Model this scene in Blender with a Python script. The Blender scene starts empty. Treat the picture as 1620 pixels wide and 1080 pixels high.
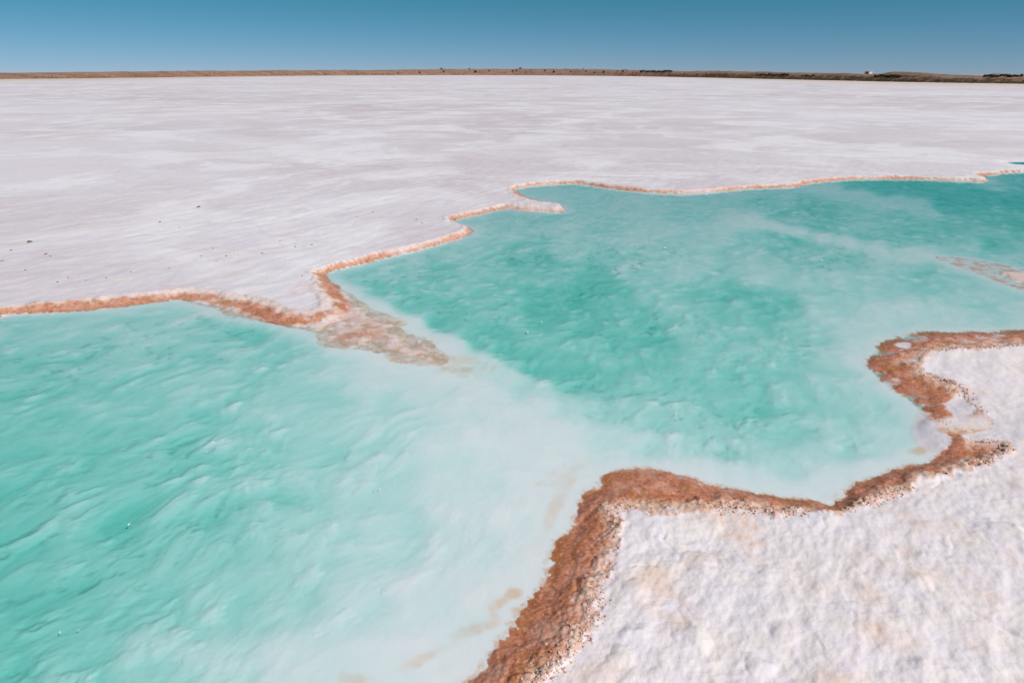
import bpy, math, random
import numpy as np
from mathutils import Matrix, Vector

random.seed(7)
rng = np.random.default_rng(11)
SC = bpy.context.scene
COL = SC.collection

# ------------------------------------------------------------------ camera
H = 2.0                                   # eye height above the brine
FPX = 1080.0                              # 24 mm on a 36 mm frame, in photo pixels
PITCH = math.atan((540 - 117) / FPX)
ROLL = 0.0022
CAM_M = Matrix.Rotation(math.radians(90) - PITCH, 4, 'X') @ Matrix.Rotation(ROLL, 4, 'Z')
cam_data = bpy.data.cameras.new('camera')
cam_data.lens = 24.0
cam_data.sensor_width = 36.0
cam_data.clip_start = 0.05
cam_data.clip_end = 30000
cam = bpy.data.objects.new('camera', cam_data)
COL.objects.link(cam)
cam.matrix_world = Matrix.Translation((0, 0, H)) @ CAM_M
SC.camera = cam

# ------------------------------------------------------------------ sky and sun
SUN_EL = math.radians(48)
SUN_AZ = math.radians(125)                # clockwise from +Y: from the right, a little behind the camera
world = bpy.data.worlds.new('World')
SC.world = world
world.use_nodes = True
wn = world.node_tree
wn.nodes.clear()
w_out = wn.nodes.new('ShaderNodeOutputWorld')
w_bg = wn.nodes.new('ShaderNodeBackground')
w_sky = wn.nodes.new('ShaderNodeTexSky')
w_sky.sky_type = 'NISHITA'
w_sky.sun_disc = False
w_sky.sun_elevation = SUN_EL
w_sky.sun_rotation = SUN_AZ
w_sky.altitude = 2000
w_sky.air_density = 0.6
w_sky.dust_density = 0.0
w_sky.ozone_density = 1.0
w_tint = wn.nodes.new('ShaderNodeMix')
w_tint.data_type = 'RGBA'
w_tint.blend_type = 'MULTIPLY'
w_tint.inputs[0].default_value = 1.0
w_sep = wn.nodes.new('ShaderNodeSeparateXYZ')
w_rmp = wn.nodes.new('ShaderNodeMapRange')
w_rmp.inputs[1].default_value = 0.0
w_rmp.inputs[2].default_value = 0.11
w_clr = wn.nodes.new('ShaderNodeMix')          # clear polarised blue, paler in the low air
w_clr.data_type = 'RGBA'
w_clr.inputs[6].default_value = (0.60, 0.70, 0.92, 1)
w_clr.inputs[7].default_value = (0.27, 0.91, 0.85, 1)
w_tex = wn.nodes.new('ShaderNodeTexCoord')
wn.links.new(w_tex.outputs['Generated'], w_sep.inputs[0])
wn.links.new(w_sep.outputs[2], w_rmp.inputs[0])
wn.links.new(w_rmp.outputs[0], w_clr.inputs[0])
wn.links.new(w_clr.outputs[2], w_tint.inputs[7])
wn.links.new(w_sky.outputs[0], w_tint.inputs[6])
wn.links.new(w_tint.outputs[2], w_bg.inputs[0])
w_bg.inputs[1].default_value = 0.066
wn.links.new(w_bg.outputs[0], w_out.inputs[0])

sun_d = bpy.data.lights.new('sun', 'SUN')
sun_d.energy = 4.05
sun_d.angle = math.radians(0.53)
sun_d.color = (1.0, 0.955, 0.92)
sun = bpy.data.objects.new('sun', sun_d)
COL.objects.link(sun)
sun_dir = Vector((math.sin(SUN_AZ) * math.cos(SUN_EL), math.cos(SUN_AZ) * math.cos(SUN_EL), math.sin(SUN_EL)))
sun.rotation_euler = sun_dir.to_track_quat('Z', 'Y').to_euler()

SC.view_settings.view_transform = 'Standard'
SC.view_settings.look = 'None'
SC.view_settings.exposure = 0.0
SC.view_settings.gamma = 1.0
SC.view_settings.use_curve_mapping = False
SC.render.engine = 'CYCLES'
SC.cycles.max_bounces = 6
SC.cycles.transparent_max_bounces = 12

# ------------------------------------------------------------------ helpers
M3 = np.array(CAM_M.to_3x3())


def ray(x, y):
    x = np.asarray(x, float); y = np.asarray(y, float)
    d = np.stack([(x - 810) / FPX, -(y - 540) / FPX, -np.ones_like(x)], -1)
    return d @ M3.T


def px2w(pts, z=0.0):
    """pixel of the photograph -> point on the level z (ground, crust or brine surface)"""
    p = np.asarray(pts, float)
    d = ray(p[:, 0], p[:, 1])
    t = (z - H) / d[:, 2]
    return d[:, :2] * t[:, None]


def w2px(x, y, z=0.0):
    v = np.stack([x, y, np.full_like(x, z - H) if np.isscalar(z) else z - H], -1) @ M3
    w = np.maximum(-v[..., 2], 0.12)
    return 810 + FPX * v[..., 0] / w, 540 - FPX * v[..., 1] / w


def catmull(p, n=6):
    p = np.asarray(p, float)
    q = np.vstack([2 * p[0] - p[1], p, 2 * p[-1] - p[-2]])
    t = np.linspace(0, 1, n, endpoint=False)[:, None]
    out = []
    for i in range(1, len(q) - 2):
        a, b, c, d = q[i - 1], q[i], q[i + 1], q[i + 2]
        out.append(0.5 * (2 * b + (c - a) * t + (2 * a - 5 * b + 4 * c - d) * t ** 2 + (3 * b - a - 3 * c + d) * t ** 3))
    out.append(p[-1:])
    return np.vstack(out)


def sdf(poly, X, Y):
    """signed distance to a closed polygon, positive inside"""
    sh = X.shape
    P = np.stack([X.ravel(), Y.ravel()], -1).astype(np.float32)
    d2 = np.full(len(P), 1e18, np.float32)
    ins = np.zeros(len(P), bool)
    a = poly.astype(np.float32)
    b = np.roll(a, -1, 0)
    for i in range(len(a)):
        e = b[i] - a[i]
        w = P - a[i]
        l = float(e @ e)
        if l < 1e-12:
            continue
        t = np.clip((w @ e) / l, 0, 1)
        r = w - t[:, None] * e
        d2 = np.minimum(d2, r[:, 0] ** 2 + r[:, 1] ** 2)
        c = ((a[i, 1] > P[:, 1]) != (b[i, 1] > P[:, 1]))
        if c.any():
            xi = a[i, 0] + (P[:, 1] - a[i, 1]) * (e[0] / (e[1] if e[1] != 0 else 1e-9))
            ins ^= c & (P[:, 0] < xi)
    s = np.sqrt(d2)
    return np.where(ins, s, -s).reshape(sh).astype(float)


_perm = rng.permutation(512)
_ang = rng.random(512) * 2 * np.pi
_gx, _gy = np.cos(_ang), np.sin(_ang)


def _hash(ix, iy):
    return _perm[(_perm[ix & 511] + iy) & 511]


def perlin(x, y):
    x0 = np.floor(x).astype(np.int64); y0 = np.floor(y).astype(np.int64)
    fx, fy = x - x0, y - y0
    u = fx * fx * fx * (fx * (fx * 6 - 15) + 10)
    v = fy * fy * fy * (fy * (fy * 6 - 15) + 10)

    def g(ix, iy, dx, dy):
        h = _hash(ix, iy)
        return _gx[h] * dx + _gy[h] * dy
    n00 = g(x0, y0, fx, fy); n10 = g(x0 + 1, y0, fx - 1, fy)
    n01 = g(x0, y0 + 1, fx, fy - 1); n11 = g(x0 + 1, y0 + 1, fx - 1, fy - 1)
    return 1.5 * ((n00 * (1 - u) + n10 * u) * (1 - v) + (n01 * (1 - u) + n11 * u) * v)


def fbm(x, y, octv=4, gain=0.5, lac=2.03):
    a, s, tot = 1.0, 0.0, 0.0
    for i in range(octv):
        s = s + a * perlin(x + 17.3 * i, y - 9.1 * i)
        tot += a
        a *= gain
        x, y = x * lac, y * lac
    return s / tot


_cx, _cy, _cv = rng.random(512), rng.random(512), rng.random(512)


def cellular(x, y):
    """distance to nearest and second nearest feature point, and the nearest cell's random value"""
    x0 = np.floor(x).astype(np.int64); y0 = np.floor(y).astype(np.int64)
    d1 = np.full(x.shape, 9.0); d2 = np.full(x.shape, 9.0); val = np.zeros(x.shape)
    for i in (-1, 0, 1):
        for j in (-1, 0, 1):
            h = _hash(x0 + i, y0 + j)
            d = np.hypot(x0 + i + _cx[h] - x, y0 + j + _cy[h] - y)
            nearer = d < d1
            d2 = np.where(nearer, d1, np.minimum(d2, d))
            val = np.where(nearer, _cv[h], val)
            d1 = np.where(nearer, d, d1)
    return d1, d2, val


def sstep(a, b, x):
    t = np.clip((x - a) / (b - a), 0, 1)
    return t * t * (3 - 2 * t)


def mesh_np(name, V, F, mat, smooth=True, parent=None, attrs=None):
    """one mesh object from numpy vertices and (n,3|4) faces"""
    V = np.asarray(V, np.float32); F = np.asarray(F, np.int32)
    m = bpy.data.meshes.new(name)
    k = F.shape[1]
    m.vertices.add(len(V)); m.vertices.foreach_set('co', V.ravel())
    m.loops.add(F.size); m.loops.foreach_set('vertex_index', F.ravel())
    m.polygons.add(len(F))
    m.polygons.foreach_set('loop_start', np.arange(0, F.size, k, dtype=np.int32))
    m.polygons.foreach_set('loop_total', np.full(len(F), k, np.int32))
    m.polygons.foreach_set('use_smooth', np.full(len(F), smooth, bool))
    for an, av in (attrs or {}).items():
        at = m.attributes.new(an, 'FLOAT', 'POINT')
        at.data.foreach_set('value', np.asarray(av, np.float32).ravel())
    m.update(calc_edges=True)
    m.materials.append(mat)
    o = bpy.data.objects.new(name, m)
    COL.objects.link(o)
    if parent is not None:
        o.parent = parent
    return o


def tag(o, label=None, cat=None, group=None, kind=None):
    for k, v in (('label', label), ('category', cat), ('group', group), ('kind', kind)):
        if v:
            o[k] = v
    return o


# ------------------------------------------------------------------ material helpers
class NT:
    def __init__(self, name):
        self.m = bpy.data.materials.new(name)
        self.m.use_nodes = True
        self.t = self.m.node_tree
        self.t.nodes.clear()
        self.out = self.t.nodes.new('ShaderNodeOutputMaterial')

    def n(self, typ, **kw):
        nd = self.t.nodes.new(typ)
        for k, v in kw.items():
            setattr(nd, k, v)
        return nd

    def l(self, a, b):
        self.t.links.new(a, b)

    def val(self, sock, v):
        if hasattr(v, 'is_linked') or isinstance(v, bpy.types.NodeSocket):
            self.l(v, sock)
        else:
            sock.default_value = v

    def mix(self, f, a, b, blend='MIX'):
        nd = self.n('ShaderNodeMix', data_type='RGBA', blend_type=blend)
        self.val(nd.inputs[0], f)
        for s, c in ((nd.inputs[6], a), (nd.inputs[7], b)):
            self.val(s, c if not isinstance(c, tuple) else (*c, 1)[:4])
        return nd.outputs[2]

    def math(self, op, a, b=0.0, clamp=False):
        nd = self.n('ShaderNodeMath', operation=op, use_clamp=clamp)
        self.val(nd.inputs[0], a); self.val(nd.inputs[1], b)
        return nd.outputs[0]

    def ramp(self, v, lo, hi, smooth=True):
        nd = self.n('ShaderNodeMapRange', clamp=True)
        nd.interpolation_type = 'SMOOTHSTEP' if smooth else 'LINEAR'
        self.val(nd.inputs[0], v)
        nd.inputs[1].default_value = lo; nd.inputs[2].default_value = hi
        return nd.outputs[0]

    def pos(self):
        if not hasattr(self, '_pos'):
            self._pos = self.n('ShaderNodeNewGeometry').outputs['Position']
        return self._pos

    def noise(self, scale, detail=4, rough=0.55, dist=0.0, stretch=None):
        v = self.pos()
        if stretch:
            mp = self.n('ShaderNodeMapping')
            self.l(v, mp.inputs[0])
            mp.inputs['Rotation'].default_value = (0, 0, stretch[2])
            mp.inputs['Scale'].default_value = (stretch[0], stretch[1], 1)
            v = mp.outputs[0]
        nd = self.n('ShaderNodeTexNoise')
        self.l(v, nd.inputs['Vector'])
        nd.inputs['Scale'].default_value = scale
        nd.inputs['Detail'].default_value = detail
        nd.inputs['Roughness'].default_value = rough
        nd.inputs['Distortion'].default_value = dist
        return nd.outputs[0]

    def attr(self, name):
        return self.n('ShaderNodeAttribute', attribute_name=name).outputs['Fac']

    def principled(self, color, rough=0.8, spec=0.5, normal=None):
        p = self.n('ShaderNodeBsdfPrincipled')
        self.val(p.inputs['Base Color'], color if not isinstance(color, tuple) else (*color, 1)[:4])
        self.val(p.inputs['Roughness'], rough)
        self.val(p.inputs['Specular IOR Level'], spec)
        if normal is not None:
            self.l(normal, p.inputs['Normal'])
        self.l(p.outputs[0], self.out.inputs[0])
        return p

    def bump(self, h, strength, dist, normal=None):
        b = self.n('ShaderNodeBump')
        b.inputs['Strength'].default_value = strength
        b.inputs['Distance'].default_value = dist
        self.l(h, b.inputs['Height'])
        if normal is not None:
            self.l(normal, b.inputs['Normal'])
        return b.outputs[0]


# ---- salt ground: dry crust, pool bed and the iron-stained rim are one material steered by stain attributes
g = NT('salt')
big = g.noise(0.045, 5, 0.55, 0.6)
mid = g.noise(0.35, 5, 0.6, 0.8)
sml = g.noise(5.5, 5, 0.62, 0.6)
fin = g.noise(38, 4, 0.6, 0.2)
c = g.mix(g.ramp(big, 0.38, 0.60), (0.705, 0.655, 0.71), (0.595, 0.525, 0.56))
c = g.mix(g.math('MULTIPLY', g.ramp(mid, 0.46, 0.66), 0.85), c, (0.80, 0.77, 0.80))
c = g.mix(g.math('MULTIPLY', g.ramp(sml, 0.48, 0.70), 0.6), c, (0.80, 0.715, 0.66))
c = g.mix(g.math('MULTIPLY', g.ramp(sml, 0.46, 0.28), 0.45), c, (0.68, 0.67, 0.72))
speck = g.noise(60, 2, 0.5)
c = g.mix(g.math('MULTIPLY', g.math('MULTIPLY', g.ramp(speck, 0.70, 0.76), g.ramp(mid, 0.45, 0.65)), 0.6), c, (0.45, 0.27, 0.20))
patch = g.noise(0.16, 6, 0.68, 1.5)
c = g.mix(g.math('MULTIPLY', g.ramp(patch, 0.50, 0.62), 0.75), c, (0.81, 0.78, 0.81))
c = g.mix(g.math('MULTIPLY', g.ramp(patch, 0.44, 0.33), 0.5), c, (0.60, 0.515, 0.53))
mott = g.noise(1.6, 6, 0.72, 1.0)
c = g.mix(g.math('MULTIPLY', g.ramp(mott, 0.47, 0.35), 0.40), c, (0.61, 0.535, 0.56))
c = g.mix(g.math('MULTIPLY', g.attr('fresh'), 0.75), c, g.mix(g.ramp(sml, .35, .65), (0.785, 0.72, 0.755), (0.815, 0.735, 0.705)))
c = g.mix(g.math('MULTIPLY', g.attr('bed'), 0.85), c, (0.775, 0.745, 0.79))
peach = g.attr('peach')
c = g.mix(g.math('MULTIPLY', peach, g.ramp(sml, 0.25, 0.65)), c, (0.72, 0.50, 0.40))
shore = g.attr('shore')
c = g.mix(shore, c, g.mix(g.ramp(mid, .4, .65), (0.70, 0.60, 0.53), (0.62, 0.47, 0.38)))
# the rim
rust = g.attr('rust')
cream = g.attr('cream')
rn = g.noise(16, 6, 0.68, 1.2)
rn2 = g.noise(55, 4, 0.65, 0.4)
rlow = g.noise(4.5, 4, 0.6, 0.8)
rc = g.mix(g.ramp(rn, 0.36, 0.62), (0.40, 0.125, 0.055), (0.62, 0.24, 0.145))
rc = g.mix(g.math('MULTIPLY', g.ramp(rlow, 0.45, 0.65), 0.75), rc, (0.44, 0.16, 0.055))
rc = g.mix(g.math('MULTIPLY', g.ramp(rlow, 0.48, 0.32), 0.55), rc, (0.66, 0.38, 0.285))
rc = g.mix(g.math('MULTIPLY', g.ramp(rn2, 0.50, 0.68), 0.65), rc, (0.66, 0.40, 0.29))
rc = g.mix(g.math('MULTIPLY', g.ramp(rn2, 0.42, 0.30), 0.45), rc, (0.15, 0.055, 0.03))
rc = g.mix(g.math('MULTIPLY', cream, g.ramp(rn, 0.32, 0.58)), rc, (0.78, 0.62, 0.52))
rf = g.math('ADD', rust, g.math('MULTIPLY', g.math('SUBTRACT', rn, 0.5), g.math('MULTIPLY', g.ramp(rust, 0.0, 0.3), 1.5)))
c = g.mix(g.ramp(rf, 0.18, 0.62), c, rc)
dark = g.attr('dark')
c = g.mix(dark, c, (0.16, 0.15, 0.13))
wet = g.attr('wet')
rough = g.math('SUBTRACT', 0.78, g.math('MULTIPLY', wet, 0.48))
bh = g.math('ADD', g.math('MULTIPLY', fin, 0.85), g.math('MULTIPLY', sml, 0.9))
nb = g.bump(bh, 0.55, 0.012)
g.l(g.math('SUBTRACT', 0.36, g.math('MULTIPLY', wet, 0.28)), nb.node.inputs['Strength'])
nb2 = g.bump(g.math('MULTIPLY', rn2, rust), 0.7, 0.008, nb)
g.principled(c, rough, 0.35, nb2)
SALT = g.m

# ---- brine
w = NT('brine')
tr = w.n('ShaderNodeBsdfTransparent')
gl = w.n('ShaderNodeBsdfGlossy')
gl.inputs['Roughness'].default_value = 0.04
wb = w.bump(w.noise(9, 3, 0.5), 0.06, 0.02)
w.l(wb, gl.inputs['Normal'])
fr = w.n('ShaderNodeFresnel')
fr.inputs['IOR'].default_value = 1.35
w.l(wb, fr.inputs['Normal'])
ms = w.n('ShaderNodeMixShader')
w.l(fr.outputs[0], ms.inputs[0]); w.l(tr.outputs[0], ms.inputs[1]); w.l(gl.outputs[0], ms.inputs[2])
w.l(ms.outputs[0], w.out.inputs[0])
ab = w.n('ShaderNodeVolumeAbsorption')
ab.inputs['Color'].default_value = (0.0, 0.80, 0.71, 1)
ab.inputs['Density'].default_value = 15.0
w.l(ab.outputs[0], w.out.inputs['Volume'])
BRINE = w.m


def simple(name, col, rough=0.85, var=None, scale=3.0, spec=0.3):
    s = NT(name)
    cc = col
    if var:
        cc = s.mix(s.ramp(s.noise(scale, 5, 0.6, 0.4), 0.35, 0.65), col, var)
    s.principled(cc, rough, spec)
    return s.m


# ------------------------------------------------------------------ the shore, traced from the photograph
ZL = 0.045                                # level of the dry crust
A_DRY = [(-420, 560), (-200, 522), (-60, 500), (0, 491), (60, 481), (125, 474), (185, 468), (235, 463), (275, 459), (312, 457),
         (355, 461), (400, 470), (425, 476), (440, 484), (463, 492), (490, 491), (506, 487), (507, 475), (498, 460), (494, 452),
         (502, 446), (487, 430), (520, 421), (560, 411), (600, 400), (650, 388), (700, 375), (726, 367), (737, 362), (722, 353),
         (700, 346), (730, 337), (775, 327), (805, 320), (830, 324), (858, 326), (882, 328), (884, 324), (862, 321), (835, 317), (816, 311), (806, 299), (830, 293), (870, 289),
         (920, 288), (960, 292), (1000, 298), (1050, 302), (1090, 304), (1150, 299), (1200, 294), (1258, 291), (1285, 285),
         (1340, 281), (1400, 279), (1450, 281), (1500, 282), (1548, 284), (1556, 281), (1541, 277), (1540, 274), (1570, 271), (1620, 269), (1760, 265), (2100, 258)]
A_WET = [(-420, 585), (-200, 540), (-60, 510), (0, 500), (46, 495), (93, 492), (139, 490), (185, 486), (231, 480), (273, 474),
         (296, 476), (324, 485), (352, 494), (393, 504), (430, 511), (463, 521), (500, 535), (532, 549), (579, 558), (620, 567),
         (660, 573), (699, 574), (722, 566), (692, 544), (650, 521), (628, 503), (588, 485), (556, 464), (526, 446), (512, 438),
         (529, 427), (573, 417), (618, 405), (662, 395), (701, 384), (733, 375), (748, 365), (730, 355), (716, 348), (751, 341),
         (796, 331), (825, 334), (870, 336), (894, 334), (882, 323), (846, 315), (824, 307), (814, 300), (834, 295), (870, 291),
         (920, 290.5), (938, 294), (1001, 302), (1071, 306), (1118, 304.5), (1189, 298), (1259, 295.5), (1282, 289), (1353, 283.5),
         (1423, 283), (1517, 285.5), (1562, 287), (1554, 280), (1583, 274.5), (1620, 272), (1760, 268), (2100, 261)]
B_DRY = [(2100, 540), (1760, 540), (1620, 546), (1560, 550), (1500, 554), (1466, 560), (1452, 572), (1460, 588), (1478, 596), (1512, 609),
         (1530, 623), (1552, 645), (1566, 659), (1545, 664), (1508, 662), (1484, 668), (1486, 678), (1508, 689), (1540, 694), (1572, 697),
         (1594, 703), (1580, 718), (1553, 731), (1498, 745), (1470, 752), (1437, 767), (1398, 784), (1370, 797), (1335, 806), (1300, 810),
         (1237, 812), (1200, 805), (1144, 801), (1089, 807), (1052, 812), (1015, 807), (985, 802), (968, 806), (973, 820), (972, 841), (974, 867),
         (958, 882), (966, 898), (952, 918), (944, 959), (930, 992), (900, 1026), (874, 1055), (852, 1079), (800, 1130), (740, 1190), (600, 1330)]
B_WET = [(2100, 500), (1760, 510), (1620, 521), (1560, 525), (1500, 525), (1465, 525), (1430, 531), (1400, 540), (1386, 552), (1373, 568), (1376, 582),
         (1400, 603), (1430, 626), (1455, 645), (1472, 658), (1476, 672), (1496, 690), (1508, 701), (1500, 714), (1486, 722), (1450, 735),
         (1400, 750), (1350, 770), (1322, 792), (1305, 797), (1280, 791), (1230, 783), (1180, 777), (1130, 768), (1090, 752),
         (1040, 743), (1000, 742), (965, 751), (950, 768), (925, 780), (915, 797), (908, 830), (882, 860), (872, 890), (860, 915),
         (838, 945), (818, 985), (790, 1020), (768, 1055), (748, 1080), (700, 1130), (640, 1190), (480, 1330)]
C_WET = [(1478, 404), (1500, 405), (1540, 410), (1580, 417), (1620, 424), (1760, 436), (1900, 470), (1760, 490), (1620, 460), (1590, 449), (1550, 434), (1510, 420), (1485, 411)]
C_DRY = [(1580, 428), (1602, 428), (1640, 433), (1760, 450), (1800, 470), (1720, 465), (1640, 449), (1602, 439)]
P_FAR = [(1582, 259), (1600, 256.5), (1640, 255.5), (1760, 254), (1760, 262), (1640, 261.5), (1606, 261)]   # a further pool in the flat


def closed(pts, tail, z):
    c_ = px2w(catmull(pts, 6), z)
    return np.vstack([c_, np.array(tail, float)]) if tail else c_


tailA = [(400, 30), (400, 9000), (-9000, 9000), (-9000, 1.2), (-12, 1.2)]
tailB = [(0.1, -0.4), (-0.2, -2000), (6000, -2000), (6000, 3.2), (30, 3.2)]
polyAd, polyAw = closed(A_DRY, tailA, ZL), closed(A_WET, tailA, 0.0)
polyBd, polyBw = closed(B_DRY, tailB, ZL), closed(B_WET, tailB, 0.0)
polyCd, polyCw = closed(C_DRY + C_DRY[:1], None, 0.02), closed(C_WET + C_WET[:1], None, 0.0)
polyPf = closed(P_FAR + P_FAR[:1], None, 0.0)

# how deep the brine looks, read off its colour (0 white salt close below the surface, 1 deep emerald)
DEEP = np.array([
    (0, 520, .5), (100, 520, .45), (200, 510, .4), (300, 495, .3), (350, 525, .5), (420, 540, .55), (480, 562, .4), (540, 575, .22), (600, 592, .12),
    (0, 600, .72), (100, 600, .72), (200, 590, .66), (300, 600, .6), (400, 600, .55), (500, 620, .42), (600, 640, .26), (700, 625, .1),
    (0, 720, .85), (120, 720, .85), (250, 720, .72), (400, 720, .6), (500, 720, .47), (600, 720, .3), (700, 720, .13), (800, 700, .05),
    (0, 850, .95), (150, 850, .85), (300, 850, .72), (420, 830, .56), (520, 850, .42), (620, 850, .26), (720, 850, .12), (820, 830, .04),
    (0, 950, 1.), (120, 950, .92), (230, 940, .78), (350, 950, .56), (450, 940, .4), (560, 950, .22), (680, 950, .09), (760, 940, .03),
    (0, 1040, .92), (120, 1050, .75), (250, 1050, .42), (350, 1060, .26), (480, 1050, .13), (600, 1060, .06), (700, 1040, .03),
    (0, 1180, .7), (150, 1180, .45), (400, 1180, .12), (-150, 900, 1.), (-150, 700, .9), (-150, 560, .6), (-150, 1080, .9), (-500, 800, .9),
    (620, 580, .05), (700, 595, .04), (760, 620, .04), (820, 650, .05), (880, 680, .07), (900, 720, .04), (850, 760, .02), (890, 770, .02), (960, 720, .09), (760, 760, .1), (860, 800, .02),
    (548, 442, .5), (600, 455, .72), (650, 480, .8), (700, 504, .9), (760, 532, 1.), (800, 556, 1.), (840, 577, 1.), (900, 592, .95), (960, 603, .88),
    (540, 456, .12), (596, 487, .06), (650, 514, .06), (712, 543, .06), (772, 566, .08), (806, 592, .14), (845, 614, .2), (900, 640, .26), (860, 640, .1),
    (620, 430, .55), (700, 430, .66), (800, 440, .72), (880, 430, .72), (940, 450, 1.), (900, 500, .98), (1000, 500, .9), (1050, 470, .52), (1000, 430, .5),
    (1080, 520, .56), (1020, 560, .9), (1050, 600, .66), (960, 650, .46), (1050, 660, .5), (1150, 640, .76), (1180, 600, .76), (1200, 560, .66), (1140, 560, .56),
    (1250, 620, .66), (1300, 600, .46), (1230, 680, .6), (1150, 700, .5), (1050, 710, .24), (960, 690, .16), (1250, 730, .3), (1180, 757, .12), (1300, 770, .08),
    (1100, 742, .08), (1350, 700, .32), (1420, 700, .22), (1350, 640, .42), (1330, 560, .28), (1350, 530, .22), (1400, 635, .3), (1470, 700, .1), (1365, 745, .1),
    (750, 370, .32), (800, 370, .4), (900, 360, .36), (860, 305, .25), (920, 310, .32), (1000, 330, .36), (900, 395, .46), (830, 405, .74), (780, 400, .55),
    (720, 405, .45), (650, 415, .4), (1000, 370, .32), (1100, 330, .46), (1100, 380, .32), (1200, 320, .56), (1280, 320, .78), (1330, 335, .72), (1250, 350, .56),
    (1185, 350, .1), (1440, 400, .15), (1200, 375, .48), (1280, 395, .5), (1350, 410, .58), (1450, 430, .56), (1400, 450, .46),
    (1500, 450, .4), (1550, 470, .34), (1500, 500, .2), (1400, 500, .2), (1300, 450, .32), (1200, 430, .32), (1130, 460, .74), (1170, 475, .7), (1210, 492, .74), (1250, 505, .58),
    (1285, 530, .52), (1300, 490, .28), (1080, 420, .32), (1290, 294, .2), (1345, 306, .2), (1412, 322, .25), (1470, 336, .4), (1350, 294, .9), (1450, 300, 1.08),
    (1550, 308, 1.12), (1620, 315, 1.1), (1500, 330, 1.02), (1600, 350, .92), (1580, 380, .74), (1480, 365, .72), (1400, 345, .68), (1400, 370, .62), (1350, 355, .56),
    (1530, 398, .5), (1610, 405, .5), (1620, 290, .7), (1590, 281, .75), (1570, 290, .4), (1700, 330, 1.), (1700, 400, .6), (1700, 500, .25), (1640, 500, .22),
    (1000, 305, .28), (1090, 309, .3), (1180, 304, .35), (1240, 302, .35), (1620, 277, .75), (1800, 300, .9), (1610, 259, 1.3),
    (1205, 355, .05), (1230, 360, .05), (1260, 367, .03), (1300, 377, .05), (1345, 385, .05), (1390, 392, .08), (1425, 398, .1), (1235, 343, .7), (1280, 350, .75), (1310, 358, .8), (1370, 372, .8), (1420, 382, .75), (1215, 370, .75), (1250, 380, .8), (1285, 388, .75), (1320, 397, .7), (1315, 299, .2), (1380, 314, .22), (1445, 329, .3), (1395, 300, 1.1), (1500, 318, 1.2), (1430, 340, .75), (1500, 352, .8),
    (1150, 467, 1.), (1190, 482, .95), (1225, 496, .9), (945, 440, 1.0), (955, 470, .98), (1040, 530, .95), (330, 508, .75), (365, 517, .8), (400, 526, .85), (440, 541, .75), (470, 553, .6), (380, 545, .45), (335, 492, .15), (830, 412, .9), (870, 420, .85)], float)

# ------------------------------------------------------------------ the ground: one sheet to the horizon
th_d = np.linspace(-math.radians(61), math.radians(61), 1010)
th_c = np.linspace(math.radians(61), 2 * math.pi - math.radians(61), 46)[1:-1]
TH = np.concatenate([th_d, th_c])                 # azimuth from +Y, clockwise
rr = [0.55]
while rr[-1] < 46:
    r_ = rr[-1]
    rr.append(r_ + min((r_ * r_ + H * H) / H * 1.35e-3, 0.0075 * r_, 0.045 if r_ < 18.5 else 9))
nr_fine = len(rr)
while rr[-1] < 9000:
    rr.append(rr[-1] * 1.07)
RR = np.array(rr)
NR, NT_ = len(RR), len(TH)
TH2, RR2 = np.meshgrid(TH, RR)
X = RR2 * np.sin(TH2); Y = RR2 * np.cos(TH2)

# slow fields are evaluated on every 4th line and interpolated
ri = np.unique(np.append(np.arange(0, NR, 4), NR - 1)); ti = np.unique(np.append(np.arange(0, NT_, 4), NT_ - 1))
Xc, Yc = X[np.ix_(ri, ti)], Y[np.ix_(ri, ti)]


def upsample(F):
    t = np.interp(np.arange(NR), ri, np.arange(len(ri))); i0 = np.minimum(t.astype(int), len(ri) - 2); fi = (t - i0)[:, None]
    s = np.interp(np.arange(NT_), ti, np.arange(len(ti))); j0 = np.minimum(s.astype(int), len(ti) - 2); fj = (s - j0)[None, :]
    a = F[i0][:, j0] * (1 - fj) + F[i0][:, j0 + 1] * fj
    b = F[i0 + 1][:, j0] * (1 - fj) + F[i0 + 1][:, j0 + 1] * fj
    return a * (1 - fi) + b * fi


Ad, Aw = upsample(sdf(polyAd, Xc, Yc)), upsample(sdf(polyAw, Xc, Yc))
Bd, Bw = upsample(sdf(polyBd, Xc, Yc)), upsample(sdf(polyBw, Xc, Yc))
Cd, Cw = upsample(sdf(polyCd, Xc, Yc)), upsample(sdf(polyCw, Xc, Yc))
Pf = upsample(sdf(polyPf, Xc, Yc))

# depth field
sx, sy = w2px(Xc, Yc, 0.0)
sx = np.clip(sx, -900, 2600); sy = np.clip(sy, 240, 1500)
num = np.zeros_like(sx); den = np.zeros_like(sx)
# distances are measured on a foreshortened plan so that far soundings reach as far as near ones
for (px_, py_, dv) in DEEP:
    sc_ = max((py_ - 100.0) / 420.0, .25)
    d2_ = ((sx - px_) * 1.0) ** 2 + ((sy - py_) * 1.9) ** 2
    wgt = 1.0 / (d2_ / sc_ ** 2 + 140.0) ** 2.2
    num += wgt * dv; den += wgt
Dv = upsample(num / den)
vs = H / np.sqrt(RR2 ** 2 + H ** 2)               # sine of the viewing angle, for path length -> depth
path = 1 / vs + 1 / math.sin(SUN_EL)
LMAX = 0.085
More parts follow.
